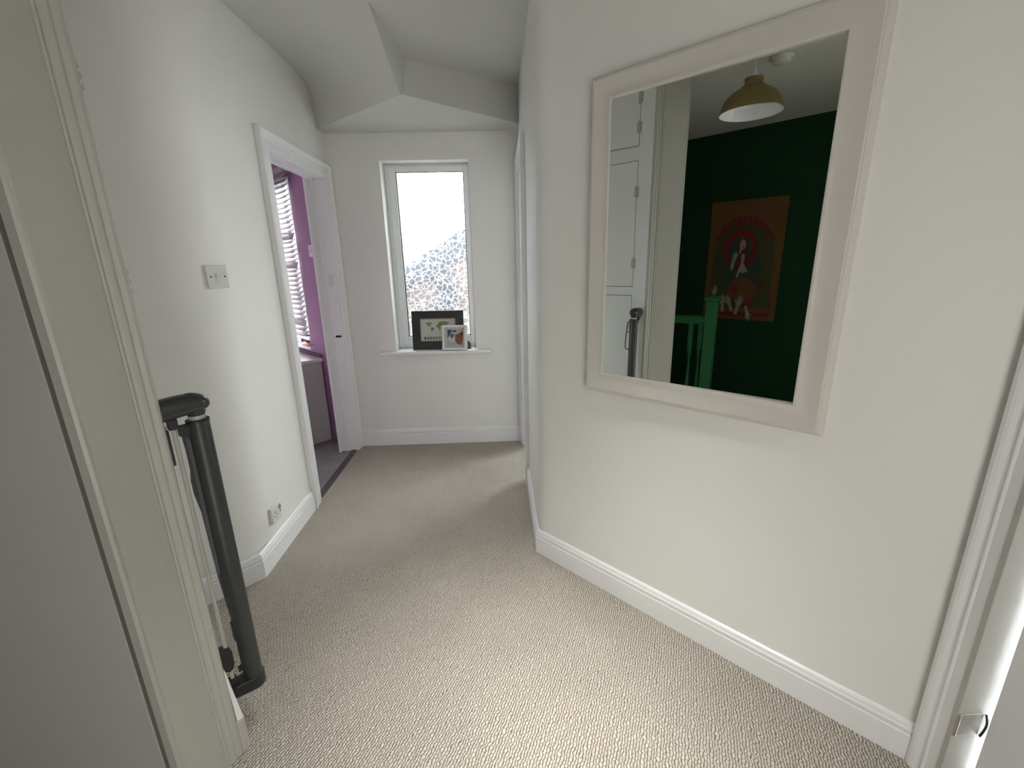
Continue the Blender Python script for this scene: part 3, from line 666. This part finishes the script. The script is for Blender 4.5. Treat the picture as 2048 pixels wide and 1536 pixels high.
def spindle(a):
    s = MB(); w_ = .018
    s.fbox(fB, a - w_, a + w_, .70, .92, -w_, w_); s.fbox(fB, a - w_, a + w_, .06, .22, -w_, w_)
    p = Vector(fB(a, 0, 0)); pr = [(.012, .20), (.016, .23), (.011, .245), (.013, .27), (.0185, .34), (.017, .42), (.012, .52), (.009, .585), (.012, .60), (.009, .615), (.013, .64), (.019, .668), (.017, .69), (.015, .71)]
    s.lathe(pr, (p.x, p.y, 0), 20); s.build('spindle', M['greengloss'], bal, smooth='auto')
spindle(.148); spindle(.058 + .012)
br2 = MB(); br2.fbox(fB, .04, .285, 0, .06, -.03, .03); br2.build('base_rail', M['greengloss'], bal, bevel=.003)

# poster on the green wall
pl0 = Vector((-2.379, -.139)); pu = Vector((.743, -.669)); pn = Vector((.669, .743))
fP = frame(pl0, pu, pn)
PW, PH0, PH1 = .658, .858, 1.961
ps = thing('poster', (pl0.x + pu.x * .33, pl0.y + pu.y * .33, PH0), 'orange bordered poster with red ring on the dark green wall, seen in mirror', 'poster')
sheet = MB().fbox(fP, 0, PW, PH0, PH1, .0015, .006).build('sheet', flat('orange_brown_print', (.125, .062, .009)), ps)
def pp(x, y): return (x / 1000 * PW, PH1 - y / 1000 * (PH1 - PH0))
def ink(name, pts, col, lvl=1, par=None):
    # mirror image: the photograph shows the poster reversed, so x is flipped here
    MB().prism([pp(1000 - x, y) for x, y in pts], .006 + .0004 * (lvl - 1), .006 + .0004 * lvl, fP).build(name, flat('pink_%d_%d_%d' % tuple(int(c * 1000) for c in col), col), par or sheet)
def circ(cx, cy, rx, ry, n=40, a0=0, a1=360): return [(cx + rx * math.cos(math.radians(a0 + (a1 - a0) * i / n)), cy + ry * math.sin(math.radians(a0 + (a1 - a0) * i / n))) for i in range(n if a1 - a0 == 360 else n + 1)]
RED = (.16, .006, .008); OLV = (.055, .055, .014); TEAL = (.028, .055, .032); PALE = (.27, .25, .20); OCH = (.12, .06, .010)
FLIP = False
def ink(name, pts, col, lvl=1, par=None):
    MB().prism([pp(x, y) for x, y in pts], .006 + .0004 * (lvl - 1), .006 + .0004 * lvl, fP).build(name, flat('pink_%d_%d_%d' % tuple(int(c * 1000) for c in col), col), par or sheet)
# x increases to the right as it appears in the mirror; a viewer on the landing sees it the other way round
ink('field', [(90, 420), (120, 330), (230, 240), (400, 190), (560, 185), (720, 215), (850, 290), (900, 400), (905, 900), (90, 900)], OLV)
ink('field_side', [(210, 560), (300, 430), (700, 430), (760, 560), (730, 700), (640, 760), (330, 760), (240, 690)], TEAL, 2)
ring_o = circ(450, 400, 235, 165); 
ink('ring', ring_o, RED, 3); ink('ring_centre', circ(455, 415, 165, 118), TEAL, 4)
arcp = [(x, y) for x, y in circ(480, 420, 430, 300, 24, 195, 345)] + [(x, y) for x, y in reversed(circ(480, 420, 400, 215, 24, 200, 340))]
k = 15
for i in range(k):  # band of jagged letter-like blocks along the arch (illegible in the photograph)
    a0 = 197 + i * (146 / k); a1 = a0 + 146 / k * .86
    o1 = circ(480, 430, 420, 300, 3, a0, a1); i1 = list(reversed(circ(480, 430, 405, 215 + 10 * (i % 3), 3, a0 + 1, a1 - 1)))
    ink('arch_lettering', o1 + i1, RED, 2)
ink('skirt_shape', [(350, 700), (420, 640), (640, 650), (760, 740), (700, 800), (560, 860), (430, 830), (330, 790)], OCH, 5)
ink('hair', [(400, 350), (450, 310), (540, 315), (570, 370), (560, 450), (600, 540), (540, 600), (420, 590), (400, 500), (430, 420)], (.10, .012, .012), 5)
ink('face', circ(482, 362, 42, 44, 20), PALE, 6)
ink('neck', [(450, 385), (475, 400), (460, 440), (440, 430)], PALE, 6)
ink('arm', [(365, 440), (405, 420), (430, 450), (400, 500), (385, 560), (350, 580), (340, 540)], PALE, 6)
ink('arm', [(475, 450), (510, 430), (530, 470), (510, 510), (560, 560), (580, 585), (520, 600), (480, 590), (450, 640), (430, 630), (455, 560), (480, 520)], PALE, 6)
ink('lips', circ(486, 385, 8, 5, 10), (.04, .1, .06), 7)
ink('rose', circ(430, 735, 55, 40, 16), RED, 6); ink('rose', circ(180, 840, 45, 30, 12), RED, 6); ink('rose', circ(645, 860, 50, 34, 12), RED, 6); ink('rose', circ(770, 700, 40, 14, 12), RED, 6)
ink('base_band', [(90, 960), (150, 935), (400, 925), (640, 935), (905, 930), (905, 960), (640, 970), (300, 975)], RED, 3)
ink('side_band', [(905, 760), (925, 760), (925, 960), (905, 960)], (.16, .02, .015), 2)
def hand(cx, cy, s, rot, lean=0):
    """upright open hand: palm, four unequal fingers, thumb, forearm"""
    c_, s_ = math.cos(math.radians(rot)), math.sin(math.radians(rot))
    def tr(pts): return [(cx + (x * c_ - y * s_) * s, cy + (x * s_ + y * c_) * s * .62) for x, y in pts]
    pts = [(-26, 150), (-22, 60), (-40, 10), (-70, -30), (-62, -42), (-36, -20), (-34, -95), (-24, -98), (-18, -45), (-12, -118), (-2, -118), (2, -46), (10, -112), (19, -110), (18, -40), (30, -84), (39, -80), (34, -10), (22, 50), (24, 150)]
    ink('hand', tr(pts), PALE, 7)
hand(150, 770, .9, 5); hand(280, 850, .95, -3); hand(370, 850, .95, -22); hand(510, 860, 1.05, 14); hand(640, 950, .8, 165)

# pendant lamp
lc = (-.668, .575)
pn_ = thing('pendant_lamp', (lc[0], lc[1], 2.565), 'brass dome pendant lamp with white inside hanging over the landing, seen in the mirror', 'lamp')
zr = 2.243
prof_o = [(.166, 0), (.168, .004), (.164, .016), (.160, .030), (.150, .058), (.132, .085), (.105, .108), (.078, .122), (.066, .126), (.064, .134), (.058, .138), (.048, .142), (.046, .165), (.050, .170), (.048, .176)]
sh = MB().lathe([(r, zr + z) for r, z in prof_o], (lc[0], lc[1], 0), 56)
sh.lathe([(.048, zr + .176), (.018, zr + .177)], (lc[0], lc[1], 0), 56)
sho = sh.build('shade', M['brass'], pn_, smooth='auto')
MB().lathe([(.1655, zr + .0005)] + [(r - .003, zr + z) for r, z in prof_o[1:13]] + [(.018, zr + .168)], (lc[0], lc[1], 0), 56).build('shade_lining', M['enamel'], sho, smooth='auto')
MB().lathe([(.0, .0), (.012, .002), (.024, .012), (.029, .03), (.026, .05), (.016, .07), (.013, .085), (.013, .12)], (lc[0], lc[1], zr + .045), 24).build('bulb', M['enamel'], pn_, smooth=True)
MB().lathe([(.022, 0), (.022, .012), (.016, .024), (.011, .034), (.0045, .048), (.003, .050)], (lc[0], lc[1], zr + .177), 20).build('lamp_holder', M['whiteplast'], pn_, smooth='auto')
MB().tube([(lc[0], lc[1], zr + .22), (lc[0], lc[1], 2.565)], .003, 8).build('cord', M['whiteplast'], pn_)
MB().lathe([(.0, -.028), (.012, -.028), (.034, -.016), (.040, -.004), (.040, 0), (.0, 0)], (lc[0], lc[1], 2.565), 28).build('ceiling_rose', M['whiteplast'], pn_, smooth='auto')
# alarm
al_ = thing('smoke_alarm', (-.77, .36, 2.565), 'round white smoke alarm on the landing ceiling, seen in the mirror', 'smoke alarm')
MB().lathe([(.0, -.012), (.058, -.012), (.060, -.009), (.060, 0), (.0, 0)], (-.77, .36, 2.565), 36, True).build('base', M['whiteplast'], al_, smooth='auto')
MB().lathe([(.0, -.038), (.036, -.038), (.043, -.034), (.046, -.026), (.046, -.012), (.0, -.012)], (-.77, .36, 2.565), 36, True).build('cover', M['whiteplast'], al_, smooth='auto')

# thin cable down the far right corner
cp = [(.150, 3.474, .12), (.145, 3.468, .17), (.138, 3.466, .22), (.146, 3.470, .28), (.156, 3.480, .36), (.160, 3.490, .46), (.163, 3.492, .70), (.163, 3.492, 1.0)]
tag(MB().tube(cp, .0022, 8).build('cable', M['whiteplast'], smooth=True), 'thin pale cable running down the far right corner beside the doorway', 'cable')

# ---------------------------------------------------------------- light
W = bpy.data.worlds.new('overcast_sky'); SC.world = W; W.use_nodes = True
nt = W.node_tree; bg = nt.nodes['Background']
tcw = nt.nodes.new('ShaderNodeTexCoord'); sw = nt.nodes.new('ShaderNodeSeparateXYZ'); nt.links.new(tcw.outputs['Generated'], sw.inputs[0])
rw = nt.nodes.new('ShaderNodeValToRGB'); rw.color_ramp.elements[0].position = 0; rw.color_ramp.elements[0].color = (.88, .94, 1, 1)
rw.color_ramp.elements[1].position = .5; rw.color_ramp.elements[1].color = (.93, .97, 1, 1)
nt.links.new(sw.outputs['Z'], rw.inputs[0]); nt.links.new(rw.outputs[0], bg.inputs['Color']); bg.inputs['Strength'].default_value = 9.0

def area(name, loc, target, sx, sy, power, col=(1, 1, 1), spread=180):
    l = bpy.data.lights.new(name, 'AREA'); l.shape = 'RECTANGLE'; l.size = sx; l.size_y = sy; l.energy = power; l.color = col; l.spread = math.radians(spread)
    o = bpy.data.objects.new(name, l); COL.objects.link(o); o.location = loc
    o.rotation_euler = (Vector(target) - Vector(loc)).to_track_quat('-Z', 'Y').to_euler(); return o
# daylight at the side room, hall and kitchen windows, plus added fill lamps
area('fill_rear', (.45, -1.13, 1.4), (.80, 1.2, 1.0), .8, 1.4, 10.5, (1, .94, .89), 140)  # added fill; the wall behind it has no opening
area('daylight_side_window', (1.8, 4.27, 1.5), (-1.18, 2.2, .8), .85, 1.35, 26, (.97, 1, .99))
area('daylight_front_sky', (-.5, 4.6, 2.9), (-.5, 2.2, .3), 1.6, 1.4, 560, (.95, .98, 1))
area('fill_low_rear', (.3, -1.13, .6), (.3, 1.0, .5), 1.2, .9, 8.5, (1, .965, .915), 150)  # second added fill, low down before the same closed wall
area('daylight_kitchen_window', fK(.87, 1.46, -.5), fK(.7, 1.0, 1.0), 1.1, 1.2, 100, (.9, .95, 1))
area('fill_kitchen', (-3.2, 2.5, 1.5), (-1.5, 3.6, .6), 1.0, 1.2, 12, (.95, .97, 1))  # added fill for the purple wall and unit; no window on that side
area('fill_carpet_glow', (.12, .98, 2.555), (.12, 1.0, 0), .35, .3, 6.5, (1, .99, .94), 50)  # added lamp for the glow on the carpet; the ceiling has no opening
sl_ = bpy.data.lights.new('sun', 'SUN'); sl_.energy = 2; sl_.angle = math.radians(.6); sl_.color = (1, .95, .86)
so = bpy.data.objects.new('sun', sl_); COL.objects.link(so)
so.rotation_euler = Vector((-.93, .36, -.62)).to_track_quat('-Z', 'Y').to_euler(); so.location = (5, -2, 5)

# ---------------------------------------------------------------- camera
cam = bpy.data.cameras.new('camera'); co = bpy.data.objects.new('camera', cam); COL.objects.link(co); SC.camera = co
cam.sensor_width = 36; cam.lens = 889.8 / 2048 * 36; cam.clip_start = .02
pitch = math.radians(15.30); roll = math.radians(-1.34); yaw = math.radians(1.54)
Fv = Vector((0, math.cos(pitch), -math.sin(pitch))); U0 = Vector((0, math.sin(pitch), math.cos(pitch))); R0 = Vector((1, 0, 0))
r_ = math.cos(roll) * R0 + math.sin(roll) * U0; u_ = -math.sin(roll) * R0 + math.cos(roll) * U0
Rz = Matrix.Rotation(-yaw, 3, 'Z'); r_ = Rz @ r_; u_ = Rz @ u_; Fv = Rz @ Fv
Mx = Matrix((r_, u_, -Fv)).transposed().to_4x4(); Mx.translation = (0, 0, 1.45); co.matrix_world = Mx

SC.view_settings.view_transform = 'Standard'; SC.view_settings.look = 'None'; SC.view_settings.gamma = 1
SC.view_settings.use_curve_mapping = False; SC.view_settings.exposure = 0.16
